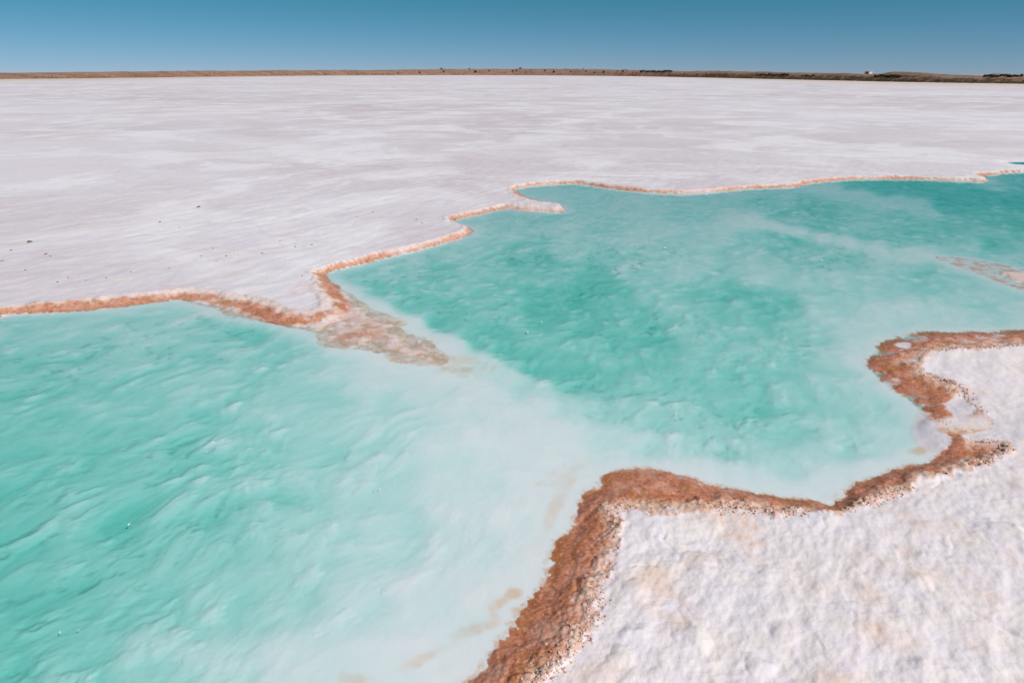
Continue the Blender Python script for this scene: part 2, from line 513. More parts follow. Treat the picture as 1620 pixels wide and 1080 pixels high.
# wispy salt growth on the bed, swept along one direction
ca, sa = math.cos(math.radians(58)), math.sin(math.radians(58))
U1 = X * ca + Y * sa; U2 = -X * sa + Y * ca
wx = fbm(X * 1.1, Y * 1.1, 3) * 0.5; wy = fbm(X * 1.1 + 40, Y * 1.1 + 11, 3) * 0.5
wisp = fbm(U1 * 3.0 + wx * 2.0, U2 * 4.4 + wy * 2.0, 5, 0.54)
wisp2 = fbm(U1 * 10 + wx * 3, U2 * 15 + wy * 3, 3, 0.55)
puff_d1, puff_d2, puff_v = cellular(U1 * 5.0 + wx * 2.5 + 0.5 * wisp2, U2 * 7.0 + wy * 2.5 + 0.5 * wisp)
puff = sstep(0.62, 0.0, puff_d1) * puff_v
veinN = fbm(X * 0.55 + 3, Y * 0.55, 3)
vein = 1 - np.abs(perlin(U1 * 2.6 + wx * 4 + 0.5 * wisp2, U2 * 4.6 + wy * 4 + 0.5 * wisp2))
crack = sstep(0.80, 1.0, vein) * sstep(-0.06, 0.20, veinN) * sstep(-.05, .35, wisp2)
Dd = np.clip(Dv, 0, None) * (1 + 0.06 * sstep(.6, 1.0, Dv)) * (1 - 0.16 * sstep(4.5, 7.5, RR2) * sstep(1.1, 0.4, Dv))
amp = np.clip(Dd * 1.5, 0, 1) * 0.8 + 0.05
lown = fbm(U1 * 0.8 + 7, U2 * 1.7 + 2, 3)
Dd = Dd + amp * (0.72 + 0.5 * sstep(-.25, .3, lown) + 0.2 * sstep(5, 9, RR2)) * (0.32 * lown + 0.55 * wisp + 0.14 * wisp2 - 0.45 * (puff - 0.12) + 0.14 * crack)
Dd = np.clip(Dd, 0.012, 1.7)
shelf = sstep(-0.02, 0.25, -np.maximum(np.maximum(Aw, Bw), Cw))
Zbed = -(Dd * LMAX / path) * (0.10 + 0.90 * shelf) - 0.003

# dry crust relief
near = sstep(9.0, 3.0, RR2)
far = 1 - sstep(10, 30, RR2)
lump = fbm(X * 2.6, Y * 2.6, 4, 0.5)
l_d1, l_d2, l_v = cellular(X * 5.2 + 0.5 * fbm(X * 4, Y * 4, 2), Y * 5.2 + 0.5 * fbm(X * 4 + 9, Y * 4, 2))
knob = np.clip(1 - l_d1 * (1.5 + 1.2 * l_v), 0, 1) ** 1.5 * sstep(0.72, 0.98, l_v)
plate = fbm(X * 0.9 + 30, Y * 0.9, 3)
fine = fbm(X * 14, Y * 14, 4, 0.6)
wash = fbm(U1 * 2.0, U2 * 6.0, 4, 0.55)
terr = fbm(X * 1.5 + 70, Y * 1.5, 4, 0.55) * 7
terr = (np.floor(terr) + sstep(0.55, 0.95, terr - np.floor(terr))) / 7
pw = 0.35 * fbm(X * 3.1, Y * 3.1 + 8, 3, .6)
p_d1, p_d2, p_v = cellular(X * 1.7 + pw, Y * 1.7 - pw)
fiss = sstep(0.05, 0.0, p_d2 - p_d1) * sstep(0.0, 0.3, fbm(X * 1.2 + 90, Y * 1.2, 3))
land = ZL + far * near * (0.022 * terr - 0.009 * fiss) + far * (0.010 * plate + 0.013 * lump * (0.45 + 0.55 * near) + 0.016 * knob * near + 0.0060 * fine * (0.35 + 0.65 * near) + 0.012 * wash)
for (kx, ky, kr, kh) in [(1203, 1052, .052, .030), (1098, 1005, .07, .022), (1105, 888, .08, .02), (1590, 848, .10, .026), (1008, 935, .06, .02), (1445, 915, .07, .02), (985, 1040, .05, .018), (1240, 1000, .06, .014), (1400, 1000, .09, .016)]:
    kw = px2w([(kx, ky)], ZL)[0]
    dd = np.hypot(X - kw[0], Y - kw[1]) * (1 + 0.25 * perlin(X * 22, Y * 22))
    dd = dd * (1 + 0.35 * fbm(X * 9, Y * 9, 2))
    land = land + 0.62 * kh * np.clip(1 - (dd / (kr * 1.15)) ** 2, 0, 1) ** 1.2

# iron-stained rim between the dry edge and the brine
gr_d1, gr_d2, gr_v = cellular(X * 40 + 2 * wx, Y * 40 + 2 * wy)
gran = np.clip(1 - gr_d1 * 1.35, 0, 1) * (0.4 + 0.6 * gr_v)
g2_d1, g2_d2, g2_v = cellular(X * 11 + 3 * wx, Y * 11)
gran2 = np.clip(1 - g2_d1 * 1.3, 0, 1) * (0.3 + 0.7 * g2_v)
gfade = sstep(26, 9, RR2)
jag = 0.085 * fbm(X * 4, Y * 4, 5, 0.62) + 0.018 * fbm(X * 26, Y * 26, 3, .6)
rimn = fbm(X * 7 + 3, Y * 7, 4, 0.6)

Z = Zbed.copy()
rust = np.zeros_like(Z); cream_ = np.zeros_like(Z)
runv = fbm(X * 0.7 + 21, Y * 0.7 + 5, 3)
Ad = np.minimum(Ad, Aw - 0.07 - 0.12 * np.clip(runv + .2, 0, 1))
Bd = np.minimum(Bd, Bw - 0.09)
blot = fbm(X * 1.9 + 13, Y * 1.9 + 4, 4, 0.55)
for (D_, W_, k) in ((Ad, Aw, 'A'), (Bd, Bw, 'B'), (Cd, Cw, 'C')):
    Dj = D_ + jag * sstep(0.0, 0.08, W_)
    Wj = W_ + jag * 0.7
    if k == 'A':
        Wj = Wj + 0.17 * blot * sstep(0.2, 0.5, -D_)
    t = np.clip(-Dj, 0, None) / (np.clip(-Dj, 0, None) + np.clip(Wj, 0, None) + 1e-4)   # 0 dry edge, 1 brine edge
    band = (Dj < 0) & (Wj > 0)
    zr = ZL * (1 - 1.16 * t) - 0.001 * sstep(0.6, 1.0, t)
    zr = zr + 0.016 * rimn * (1 - t * 0.6) + (0.012 * gran * sstep(.75, .2, t) + 0.022 * gran2 * (1 - 0.75 * t))
    if k == 'A':
        tongue = sstep(0.16, 0.34, -D_ + 0.6 * jag)
        zr = zr * (1 - tongue) + (-0.002 + 0.011 * rimn + 0.010 * gran2 - 0.011 * sstep(0.26, -0.02, Wj)) * tongue
        zr = zr + 0.004 * sstep(0.3, 0.0, t) * (1 - tongue)
    if k == 'C':
        zr = -0.003 + 0.008 * rimn
    Z = np.where(band, np.maximum(Z, zr), Z)
    inland = Dj >= 0
    lz = land - 0.2 * 0
    if k == 'C':
        lz = 0.012 + 0.35 * (land - ZL)
    if k == 'A':                              # the lip of the far crust is a little raised
        lz = lz + 0.005 * np.exp(-(Dj / 0.16) ** 2) * sstep(1.6, 3.0, RR2)
    edge_mix = sstep(0, 0.035, Dj)
    Z = np.where(inland, zr * (1 - edge_mix) + lz * edge_mix if k != 'C' else lz, Z)
    rr_ = np.where(band, 1.0, 0.0)
    if k == 'A':
        v = np.where(band, (0.50 + 0.60 * sstep(0.12, 0.5, t)) * (0.80 + 0.55 * np.clip(runv, -.6, .4)), 0) * (1 - tongue + tongue * (0.08 + 0.74 * sstep(-0.10, 0.40, blot + 0.35 * rimn)) * sstep(-0.02, 0.35, Wj + 0.10 * blot))
        v = np.maximum(v, 0.42 * np.exp(-(np.clip(Dj, 0, None) / 0.035) ** 2) * (Wj > 0))
        v = np.maximum(v, 0.34 * np.exp(-(np.clip(-Wj, 0, None) / 0.05) ** 2) * (Wj <= 0) * (1 - tongue))
        cr = np.where(band, 0.85 * sstep(0.50, 0.10, t + 0.7 * rimn + 0.5 * np.clip(runv, -.4, .4)), 0) + 0.45 * inland
        cr = np.clip(cr + 0.35 * sstep(5, 9, RR2), 0, 1)
        v = v * (1 - 0.18 * sstep(5, 9, RR2))
        cr = np.where(tongue > .3, 0.35 + 0.65 * sstep(0.0, 0.4, rimn + 0.3 * gran2), cr)
        tng = tongue * (Wj > -0.1) * sstep(-0.10, 0.30, Wj)
    elif k == 'B':
        v = np.where(band, (0.98 - 0.35 * sstep(0.25, 0.0, t) - 0.25 * sstep(.8, 1., t)) * (1 - 0.42 * sstep(0.05, 0.35, blot + 0.5 * rimn)), 0)
        v = np.maximum(v, 0.50 * np.exp(-(np.clip(Dj, 0, None) / 0.03) ** 2) * (Wj > 0))
        v = np.maximum(v, 0.36 * np.exp(-(np.clip(-Wj, 0, None) / 0.04) ** 2) * (Wj <= 0))
        cr = np.where(band, 0.75 * sstep(0.45, 0.05, t + 0.4 * rimn) , 0.5)
    else:
        v = np.where(band, 0.34 + 0.5 * rimn, 0.0)
        v = np.where(inland, 0.5, v)
        cr = np.where(inland, 0.9, 0.35)
    better = v > rust
    rust = np.where(better, v, rust); cream_ = np.where(better, cr, cream_)
# the wide right-hand rim carries pale washed patches and a little puddle
sxf, syf = w2px(X, Y, 0.0)
onB = (Bd < 0) & (Bw > 0)
wide = onB & (sxf > 1370) & (syf < 675)
pale = sstep(-0.04, 0.26, fbm(X * 2.6 + 2, Y * 4.4 + 8, 3, 0.5) + 0.3 * fbm(X * 10, Y * 10, 2))
rust = np.where(wide, rust * (1 - 0.50 * pale), rust)
Z = np.where(wide, Z - 0.006 * pale, Z)
for (qx, qy, rx_, ry_, amt) in [(1520, 648, 24, 14, 1.0), (1428, 548, 14, 5, .8)]:
    e = ((sxf - qx) / rx_) ** 2 + ((syf - qy) / ry_) ** 2 + 0.5 * rimn
    m_ = sstep(1.9, 0.5, e) * (RR2 < 12) * (np.abs(TH2) < 1.06)
    rust = rust * (1 - amt * m_)
    Z = np.where(m_ > 0.02, Z * (1 - m_) + (0.014 + 0.006 * rimn) * m_, Z)
e = ((sxf - 1535) / 85) ** 2 + ((syf - 678) / 52) ** 2
m_ = 0.7 * sstep(1.3, 0.3, e) * (RR2 < 12) * (np.abs(TH2) < 1.06)
Z = Z * (1 - m_) + m_ * (0.022 + 0.008 * rimn + 0.012 * gran2 + 0.006 * gran)
# a pale hump of crust between the puddle and the notch
e = ((sxf - 1522) / 52) ** 2 + ((syf - 678) / 17) ** 2 + 0.5 * rimn
m_ = sstep(2.2, 0.2, e) * (RR2 < 12) * (np.abs(TH2) < 1.06)
mr = sstep(1.1, 0.3, e) * (RR2 < 12) * (np.abs(TH2) < 1.06)
rust = rust * (1 - mr) + mr * (0.30 + 0.45 * sstep(676, 690, syf)); cream_ = np.maximum(cream_, mr)
Z = Z * (1 - m_) + m_ * (0.022 + 0.006 * rimn + 0.006 * gran2)
# pale peach films on the bed beside the near rim
peach_ = np.zeros_like(Z)
for (qx, qy, rx_, ry_, ang, amt) in [(812, 938, 15, 10, 0, .9), (790, 952, 26, 9, -30, .8), (818, 966, 12, 9, 0, 1.), (740, 1000, 55, 12, -27, .85), (668, 1040, 40, 9, -27, .6), (560, 1072, 30, 12, 10, .6),
                                     (880, 800, 12, 60, 25, .5), (900, 745, 40, 8, -30, .4), (1456, 712, 22, 7, -6, 1.), (870, 752, 30, 6, -35, .45), (640, 552, 70, 16, 22, .75), (705, 572, 55, 14, 15, .7), (600, 520, 60, 18, 25, .7), (750, 575, 40, 10, 15, .4)]:
    ca_, sa_ = math.cos(math.radians(ang)), math.sin(math.radians(ang))
    ex, ey = sxf - qx, syf - qy
    e = ((ex * ca_ + ey * sa_) / rx_) ** 2 + ((-ex * sa_ + ey * ca_) / ry_) ** 2 + 1.7 * rimn + 0.9 * blot + 0.8 * fbm(X * 20, Y * 20, 3, .6)
    peach_ = np.maximum(peach_, amt * sstep(1.5, -0.3, e) * (RR2 < 12) * (np.abs(TH2) < 1.06))
peach_ = np.maximum(peach_, 0.85 * tng * sstep(-0.35, 0.3, blot + .3 * rimn))
onland = (Ad > 0.02) | (Bd > 0.02)
stain = sstep(0.18, 0.5, fbm(X * 1.7 + 50, Y * 1.7 + 8, 4, .6))
peach_ = np.maximum(peach_, 0.55 * stain * onland * far * sstep(1.5, 0.1, np.where(Bd > 0, Bd, Ad)))
peach_ = np.maximum(peach_, 0.62 * sstep(0.05, 0.38, fbm(X * 2.3 + 50, Y * 2.3 + 8, 5, .62)) * (Bd > 0.02) * far)
dark_ = (0.34 * crack + 0.07 * sstep(0.12, 0.5, wisp2 + .5 * wisp) * sstep(-.1, .3, veinN)) * (~onland) * sstep(0.15, 0.5, Dv) * (0.6 + 0.4 * sstep(3, 6, RR2))

# a further pool sunk into the flat
Z = np.where(Pf > 0, -np.minimum(Pf * 0.15, 0.16), np.where(Pf > -0.35, np.minimum(Z, ZL * sstep(0, .35, -Pf) + 0.004), Z))
Z = np.where((~(Pf > -0.36)) & onland, np.maximum(Z, 0.012), Z)
Z = np.where(RR2 > 46, ZL, Z)
wet_ = np.clip(sstep(0.034, -0.002, Z), 0, 1) * (1 - 0.6 * (Ad > 0.05) - 0.6 * (Bd > 0.05))

# shoreline of the far bank, traced the same way
BX = np.array([-900, -300, 0, 135, 270, 400, 540, 700, 810, 900, 1000, 1080, 1200, 1300, 1400, 1500, 1620, 1900, 2500], float)
BY = np.array([136, 129, 125.5, 124.3, 122.6, 120.9, 119.6, 119.2, 119.3, 119.8, 120.8, 122.3, 125, 127.2, 129.5, 131.3, 133, 139, 150], float)
bw = px2w(np.stack([BX, BY], -1), 0.045)
bth = np.arctan2(bw[:, 0], bw[:, 1]); br = np.hypot(bw[:, 0], bw[:, 1])


def bank_r(th):
    return np.exp(np.interp(th, bth, np.log(br)))


tw = (TH2 + math.pi) % (2 * math.pi) - math.pi
Rb = bank_r(np.clip(tw, bth[0], bth[-1]))
shore_ = sstep(0.60, 0.90, RR2 / Rb * (1 + 0.05 * perlin(X * 0.02, Y * 0.02))) * (np.abs(tw) < 1.3)

# faces (ring closes)
idx = np.arange(NR * NT_).reshape(NR, NT_)
nx = np.roll(idx, -1, 1)
F = np.stack([idx[:-1], idx[1:], nx[1:], nx[:-1]], -1).reshape(-1, 4)
F = F[:, ::-1]
V = np.stack([X, Y, Z], -1).reshape(-1, 3)
cz = float(Z[0].mean())
# close the small hole at the photographer's feet with one more ring of quads
hub = np.stack([0.02 * np.sin(TH), 0.02 * np.cos(TH), np.full(NT_, cz)], -1)
hub_i = np.arange(NT_) + len(V)
V = np.vstack([V, hub])
F = np.vstack([F, np.stack([hub_i, idx[0], np.roll(idx[0], -1), np.roll(hub_i, -1)], -1)[:, ::-1]])


def pad(a):
    return np.concatenate([a.ravel(), a[0].ravel()])


ground = mesh_np('salt_flat', V, F, SALT, True, None,
                 {'rust': pad(np.clip(rust, 0, 1.2)), 'cream': pad(np.clip(cream_, 0, 1)), 'peach': pad(peach_),
                  'dark': pad(dark_), 'bed': pad(sstep(0.01, -0.006, Z) * (~onland)), 'fresh': pad(sstep(-0.05, 0.12, Bd) * far), 'wet': pad(wet_), 'shore': pad(shore_)})
tag(ground, 'white salt flat with sunken pool beds and rust stained crust rims', None, None, 'structure')

# ------------------------------------------------------------------ brine filling every hollow below its level
x0, x1, y0, y1, zb = -40.0, 44.0, 0.25, 40.0, -1.4
bv = [(x0, y0, zb), (x1, y0, zb), (x1, y1, zb), (x0, y1, zb), (x0, y0, 0), (x1, y0, 0), (x1, y1, 0), (x0, y1, 0)]
bf = [(0, 3, 2, 1), (4, 5, 6, 7), (0, 1, 5, 4), (1, 2, 6, 5), (2, 3, 7, 6), (3, 0, 4, 7)]
brine = mesh_np('water', bv, bf, BRINE, False)
tag(brine, 'still turquoise brine filling the salt pools', None, None, 'structure')


def zat(x, y):
    """height of the ground sheet below a point"""
    r = math.hypot(x, y); th = math.atan2(x, y)
    i = min(max(int(np.searchsorted(RR, r)) - 1, 0), NR - 2)
    j = int(np.clip(round((th - th_d[0]) / (th_d[1] - th_d[0])), 0, len(th_d) - 1))
    f = (r - RR[i]) / (RR[i + 1] - RR[i])
    return float(Z[i, j] * (1 - f) + Z[i + 1, j] * f)


# ------------------------------------------------------------------ far bank of brown earth
e = NT('bank_earth')
ec = e.mix(e.ramp(e.noise(0.06, 6, 0.65, 0.5), 0.38, 0.62), (0.36, 0.215, 0.155), (0.25, 0.145, 0.10))
ec = e.mix(e.math('MULTIPLY', e.ramp(e.noise(0.5, 4, 0.6), 0.5, 0.68), 0.5), ec, (0.42, 0.28, 0.21))
ec = e.mix(e.math('MULTIPLY', e.attr('green'), e.ramp(e.noise(0.35, 5, 0.7), 0.38, 0.55)), ec, (0.050, 0.047, 0.028))
e.principled(ec, 0.95, 0.1, e.bump(e.noise(0.8, 5, 0.6), 0.6, 0.5))
EARTH = e.m
TX = np.array([-900, -300, 0, 100, 200, 300, 400, 540, 580, 620, 700, 760, 820, 900, 960, 1000, 1080, 1160, 1220, 1300, 1372, 1394, 1404, 1414, 1440, 1462, 1485, 1520, 1558, 1566, 1574, 1592, 1620, 1900, 2500], float)
TY = np.array([114, 115, 115.3, 114.3, 113.5, 112.7, 112, 110.8, 111.3, 110.8, 109.8, 109.3, 109, 109.5, 110, 110.9, 112.6, 112.6, 114, 115.8, 117.0, 116.6, 114.4, 113.0, 113.7, 115.5, 117.0, 118.6, 119.6, 117, 115.8, 117.2, 118.6, 120, 120], float)
nth = 1400
hth = np.linspace(bth[0], bth[-1], nth)
# crest height for each bearing: read at the crest distance
txw = ray(TX, TY)
tth = np.arctan2(txw[:, 0], txw[:, 1]); tsl = txw[:, 2] / np.hypot(txw[:, 0], txw[:, 1])
slope = np.interp(hth, tth, tsl)
Rbase = bank_r(hth)
rows = np.array([0.0, .004, .01, .02, .035, .05, .065, .08, .095, .11, .125, .15, .19, .25, .35, .6, 1.0, 2.0, 5.0, 12.0])
HV = []; GRN = []
for k, fr_ in enumerate(rows):
    R = Rbase * (1 + fr_)
    x_, y_ = R * np.sin(hth), R * np.cos(hth)
    n1 = fbm(x_ * 0.012 + k * .05, y_ * 0.012, 4); n2 = fbm(x_ * 0.06, y_ * 0.06 + 7, 3)
    crestR = Rbase * 1.11
    zc = H + slope * crestR
    px_s = crestR / FPX                        # a photo pixel at the crest, in metres
    prof = float(np.interp(fr_, [0, .01, .035, .065, .11, .15, .25, .6, 1.0], [0, .16, .42, .74, 1.0, .97, .80, .70, .66]))
    z = -0.15 + (zc + 0.15) * prof
    rough_ = px_s * (1.0 * n1 + 0.8 * n2) * min(1, fr_ / .02) * (1 if fr_ < .12 else .4)
    z = z + rough_
    if fr_ >= .25:
        z = np.minimum(z, H - 0.5 - 0.06 * n1) if fr_ < 5 else np.full_like(z, -0.5)
    HV.append(np.stack([x_, y_, z], -1))
    fx = 810 + FPX * np.tan(hth)               # bearing only: the right half carries the scrub
    gv = sstep(math.radians(12), math.radians(24), hth) * (0.95 if fr_ < .06 else 0.30)
    GRN.append(gv + 0.25 * sstep(math.radians(-20), math.radians(-36), hth) * (fr_ < .03))
HV = np.array(HV)
hi = np.arange(len(rows) * nth).reshape(len(rows), nth)
HF = np.stack([hi[:-1, :-1], hi[:-1, 1:], hi[1:, 1:], hi[1:, :-1]], -1).reshape(-1, 4)[:, ::-1]
hills = mesh_np('hills', HV.reshape(-1, 3), HF[:, ::-1], EARTH, True, None, {'green': np.array(GRN).ravel()})
tag(hills, 'low brown earth bank closing off the far side of the salt flat', None, None, 'structure')


def bank_point(th, fr_):
    """point on the bank at a bearing and a fraction up its depth"""
    j = min(max(int(np.searchsorted(hth, th)) - 1, 0), nth - 2)
    k = min(max(int(np.searchsorted(rows, fr_)) - 1, 0), len(rows) - 2)
    f = (fr_ - rows[k]) / (rows[k + 1] - rows[k]); h = (th - hth[j]) / (hth[j + 1] - hth[j])
    a = HV[k, j] * (1 - h) + HV[k, j + 1] * h
    b = HV[k + 1, j] * (1 - h) + HV[k + 1, j + 1] * h
    return a * (1 - f) + b * f


def bank_hit(px_, py_):
    """where the sight line of a photo pixel meets the front of the bank"""
    d = ray(px_, py_); th = math.atan2(d[0], d[1]); sl = d[2] / math.hypot(d[0], d[1])
    prev = None
    for fr_ in np.linspace(0, .112, 60):
        p = bank_point(th, fr_)
        if p[2] >= H + sl * math.hypot(p[0], p[1]):
            return p
        prev = p
    return bank_point(th, .108)


# ------------------------------------------------------------------ shrubs on the bank
LEAF = simple('scrub_leaf', (0.070, 0.060, 0.036), 0.9, (0.11, 0.085, 0.05), 2.0, 0.1)
LEAF2 = simple('dry_scrub_leaf', (0.085, 0.06, 0.035), 0.9, (0.14, 0.095, 0.06), 2.0, 0.1)
WOOD = simple('scrub_wood', (0.10, 0.07, 0.05), 0.95, (0.06, 0.045, 0.035), 6.0, 0.1)


def leaf_cloud(seed, n, rx, rz, leaf):
    r = np.random.default_rng(seed)
    VV, FF = [], []
    lob = r.normal(size=(7, 3)) * (rx * .45, rx * .45, rz * .22) + (0, 0, rz * .55)
    for i in range(n):
        c_ = lob[r.integers(7)] + r.normal(size=3) * (rx * .24, rx * .24, rz * .17)
        c_[2] = max(c_[2], 0.03)
        a = r.normal(size=3); a /= np.linalg.norm(a)
        b = np.cross(a, r.normal(size=3)); b /= np.linalg.norm(b)
        s = leaf * (0.6 + 0.8 * r.random())
        k = len(VV)
        VV += [c_ - a * s, c_ + b * s * .5, c_ + a * s, c_ - b * s * .5]
        FF.append((k, k + 1, k + 2, k + 3))
    return np.array(VV), np.array(FF)


def stems(seed, rx, rz):
    r = np.random.default_rng(seed)
    VV, FF = [], []
    for i in range(5):
        a = i * 1.26 + r.random(); top = np.array([math.cos(a) * rx * .5, math.sin(a) * rx * .5, rz * .6])
        k = len(VV); q = .035 * rx
        for (c_, s) in ((np.array([0, 0, -0.3]), q), (top * .5, q * .7), (top, q * .3)):
            for m_ in range(4):
                VV.append(c_ + np.array([math.cos(m_ * 1.571) * s, math.sin(m_ * 1.571) * s, 0]))
        for s_ in (0, 4):
            for m_ in range(4):
                FF.append((k + s_ + m_, k + s_ + (m_ + 1) % 4, k + s_ + 4 + (m_ + 1) % 4, k + s_ + 4 + m_))
    return np.array(VV), np.array(FF)


def make_shrub(seed, mat):
    root = bpy.data.objects.new('shrub', None)
    COL.objects.link(root)
    v_, f_ = leaf_cloud(seed, 420, 1.0, 1.0, 0.16)
    mesh_np('crown', v_, f_, mat, False, root)
    v_, f_ = stems(seed, 1.0, 1.0)
    mesh_np('trunk', v_, f_, WOOD, True, root)
    return root


protos = []


def place_shrub(kind, p, w_, h_, label, group):
    while len(protos) <= kind:
        protos.append([make_shrub(40 + len(protos), (LEAF, LEAF2, LEAF)[len(protos)]), False])
    root, used = protos[kind]
    if not used:
        protos[kind][1] = True
        o = root
    else:
        o = root.copy(); COL.objects.link(o)
        for ch in root.children:
            c_ = ch.copy(); COL.objects.link(c_); c_.parent = o
    o.location = (p[0], p[1], p[2] - 0.05 * h_)
    o.rotation_euler = (0, 0, random.random() * 6.28)
    o.scale = (w_, w_, h_)
    tag(o, label, 'shrub', group)
    return o


GR1 = 'shrubs dotted on the brown far bank'
L_DOT = 'lone dark shrub dotting the bare brown slope of the far bank'
L_SKY = 'dark shrub standing on the crest of the brown bank against the sky'
for (sx_, sy_, wpx) in [(664, 115.3, 2.4), (702, 113.6, 2.4), (752, 114.4, 3.4), (774, 112.8, 2.2), (811, 113.4, 2.6), (817, 112.6, 2.4), (862, 112.6, 2.4), (876, 114.6, 3.2),
                        (903, 114.0, 2.0), (927, 113.0, 2.0), (940, 115.2, 2.0), (955, 114.8, 3.0), (985, 113.6, 3.2), (629, 116.5, 1.8)]:
    p = bank_hit(sx_, sy_ + .6)
    s_ = math.hypot(p[0], p[1]) / FPX
    place_shrub(0, p, wpx * s_ * .62, wpx * s_ * .85, L_DOT, GR1)
for (sx_, wpx) in [(698, 3.6), (742, 3.2), (823, 4.2), (923, 2.6), (990, 2.0)]:
    d_ = ray(sx_, 112.0); p = bank_point(math.atan2(d_[0], d_[1]), .108)
    s_ = math.hypot(p[0], p[1]) / FPX
    place_shrub(1 if sx_ in (698, 742) else 0, p, wpx * s_ * .5, wpx * s_ * .38, L_SKY, GR1)
# dark thickets: each bush one thing
for (xa, xb, ya, n, wpx, lab) in [(1012, 1062, 114.6, 12, 4.2, 'dark bush in the thin line of scrub along the bank top'),
                                  (1112, 1150, 119.6, 8, 3.2, 'small dark bush in a short row low on the scrubby bank'),
                                  (1200, 1247, 120.2, 12, 5.0, 'dense dark green bush in the thick clump on the bank'),
                                  (1268, 1288, 121.4, 5, 3.4, 'small bush beside the thick dark clump on the bank'),
                                  (1382, 1424, 122.3, 13, 4.6, 'dark bush in the row below the sandy mound beside the pale hut'),
                                  (1556, 1618, 121.6, 12, 4.5, 'dark bush along the foot of the pointed mound past the sandy mound')]:
    for i in range(n):
        x_ = xa + (xb - xa) * (i + .5) / n + random.uniform(-1, 1)
        p = bank_hit(x_, ya + random.uniform(-.6, .8))
        s_ = math.hypot(p[0], p[1]) / FPX
        place_shrub(2, p, wpx * s_ * random.uniform(.5, .75), wpx * s_ * random.uniform(.45, .75), lab, 'bushes in the scrub thickets')

# low scrub that reads as one dark fringe along the right-hand foot of the bank, and thin dry scrub elsewhere
VV, FF = [], []
cv, cf = leaf_cloud(77, 26, 1.0, 1.0, 0.30)
off = 0
for i in range(3600):
    th = math.radians(random.uniform(8, 46)) if i < 2700 else math.radians(random.uniform(-46, 10))
    right = th > math.radians(12)
    fr_ = abs(random.gauss(0.004, .022)) if right else abs(random.gauss(0.0, .03))
    if fr_ > .1:
        continue
    p = bank_point(th, fr_)
    s_ = math.hypot(p[0], p[1]) / FPX * random.uniform(.5, 1.5) * (1.0 if right else .55)
    VV.append(cv * (s_ * 1.6, s_ * 1.6, s_ * 1.1) + (p[0], p[1], p[2] - .03)); FF.append(cf + off); off += len(cv)
scrub = mesh_np('scrub', np.vstack(VV), np.vstack(FF), LEAF2, False)
tag(scrub, 'low dry scrub fringing the foot of the far bank', 'scrub', None, 'stuff')

# ------------------------------------------------------------------ hut behind the bank
hut = bpy.data.objects.new('hut', None)
COL.objects.link(hut)
HD = 430.0
hd = ray(1373.5, 118.0); hth_ = math.atan2(hd[0], hd[1])
hp = np.array([math.sin(hth_) * HD, math.cos(hth_) * HD])
hgz = float(np.interp(HD / bank_r(hth_) - 1, rows, [HV[k, min(np.searchsorted(hth, hth_), nth - 1), 2] for k in range(len(rows))]))
hut.location = (hp[0], hp[1], hgz - 0.05)
hut.rotation_euler = (0, 0, -hth_ - math.radians(30))
WHITE = simple('limewash', (0.74, 0.72, 0.68), 0.85, (0.66, 0.64, 0.60), 2.0)
GREY = simple('hut_door_paint', (0.16, 0.17, 0.17), 0.7, (0.12, 0.12, 0.12), 3.0)


def box(name, x0, x1, y0, y1, z0, z1, mat, parent):
    v_ = [(x0, y0, z0), (x1, y0, z0), (x1, y1, z0), (x0, y1, z0), (x0, y0, z1), (x1, y0, z1), (x1, y1, z1), (x0, y1, z1)]
    return mesh_np(name, v_, bf, mat, False, parent)


top_z = H + HD * (ray(1373.5, 113.2)[2] / math.hypot(hd[0], hd[1])) - (hgz - 0.05)
ww, wd = 2.5, 2.9
box('wall', -ww / 2, ww / 2, -wd / 2, wd / 2, 0, top_z - .18, WHITE, hut)
box('roof', -ww / 2 - .12, ww / 2 + .12, -wd / 2 - .12, wd / 2 + .12, top_z - .18, top_z, WHITE, hut)
dr = box('door', -.45, .45, -wd / 2 - .05, -wd / 2 - .002, 0.05, 2.05, GREY, hut)
box('door_handle', .30, .36, -wd / 2 - .11, -wd / 2 - .052, 1.0, 1.12, WHITE, dr)
box('window', -.35, .35, wd / 2 + .002, wd / 2 + .05, 1.2, 1.9, GREY, hut)
tag(hut, 'small pale hut with flat roof showing above the scrubby far bank', 'hut')


# ------------------------------------------------------------------ loose pieces
def lumpy(seed, flat=1.0):
    """a small broken lump: an icosahedron knocked out of shape"""
    r = np.random.default_rng(seed)
    p = (1 + 5 ** .5) / 2
    v_ = np.array([(-1, p, 0), (1, p, 0), (-1, -p, 0), (1, -p, 0), (0, -1, p), (0, 1, p), (0, -1, -p), (0, 1, -p), (p, 0, -1), (p, 0, 1), (-p, 0, -1), (-p, 0, 1)]) / 1.9
    v_ = v_ * (0.65 + 0.7 * r.random((12, 1))) * (1, 0.6 + 0.5 * r.random(), flat * (0.5 + 0.4 * r.random()))
    f_ = np.array([(0, 11, 5), (0, 5, 1), (0, 1, 7), (0, 7, 10), (0, 10, 11), (1, 5, 9), (5, 11, 4), (11, 10, 2), (10, 7, 6), (7, 1, 8), (3, 9, 4), (3, 4, 2), (3, 2, 6), (3, 6, 8), (3, 8, 9), (4, 9, 5), (2, 4, 11), (6, 2, 10), (8, 6, 7), (9, 8, 1)])
    return v_, f_


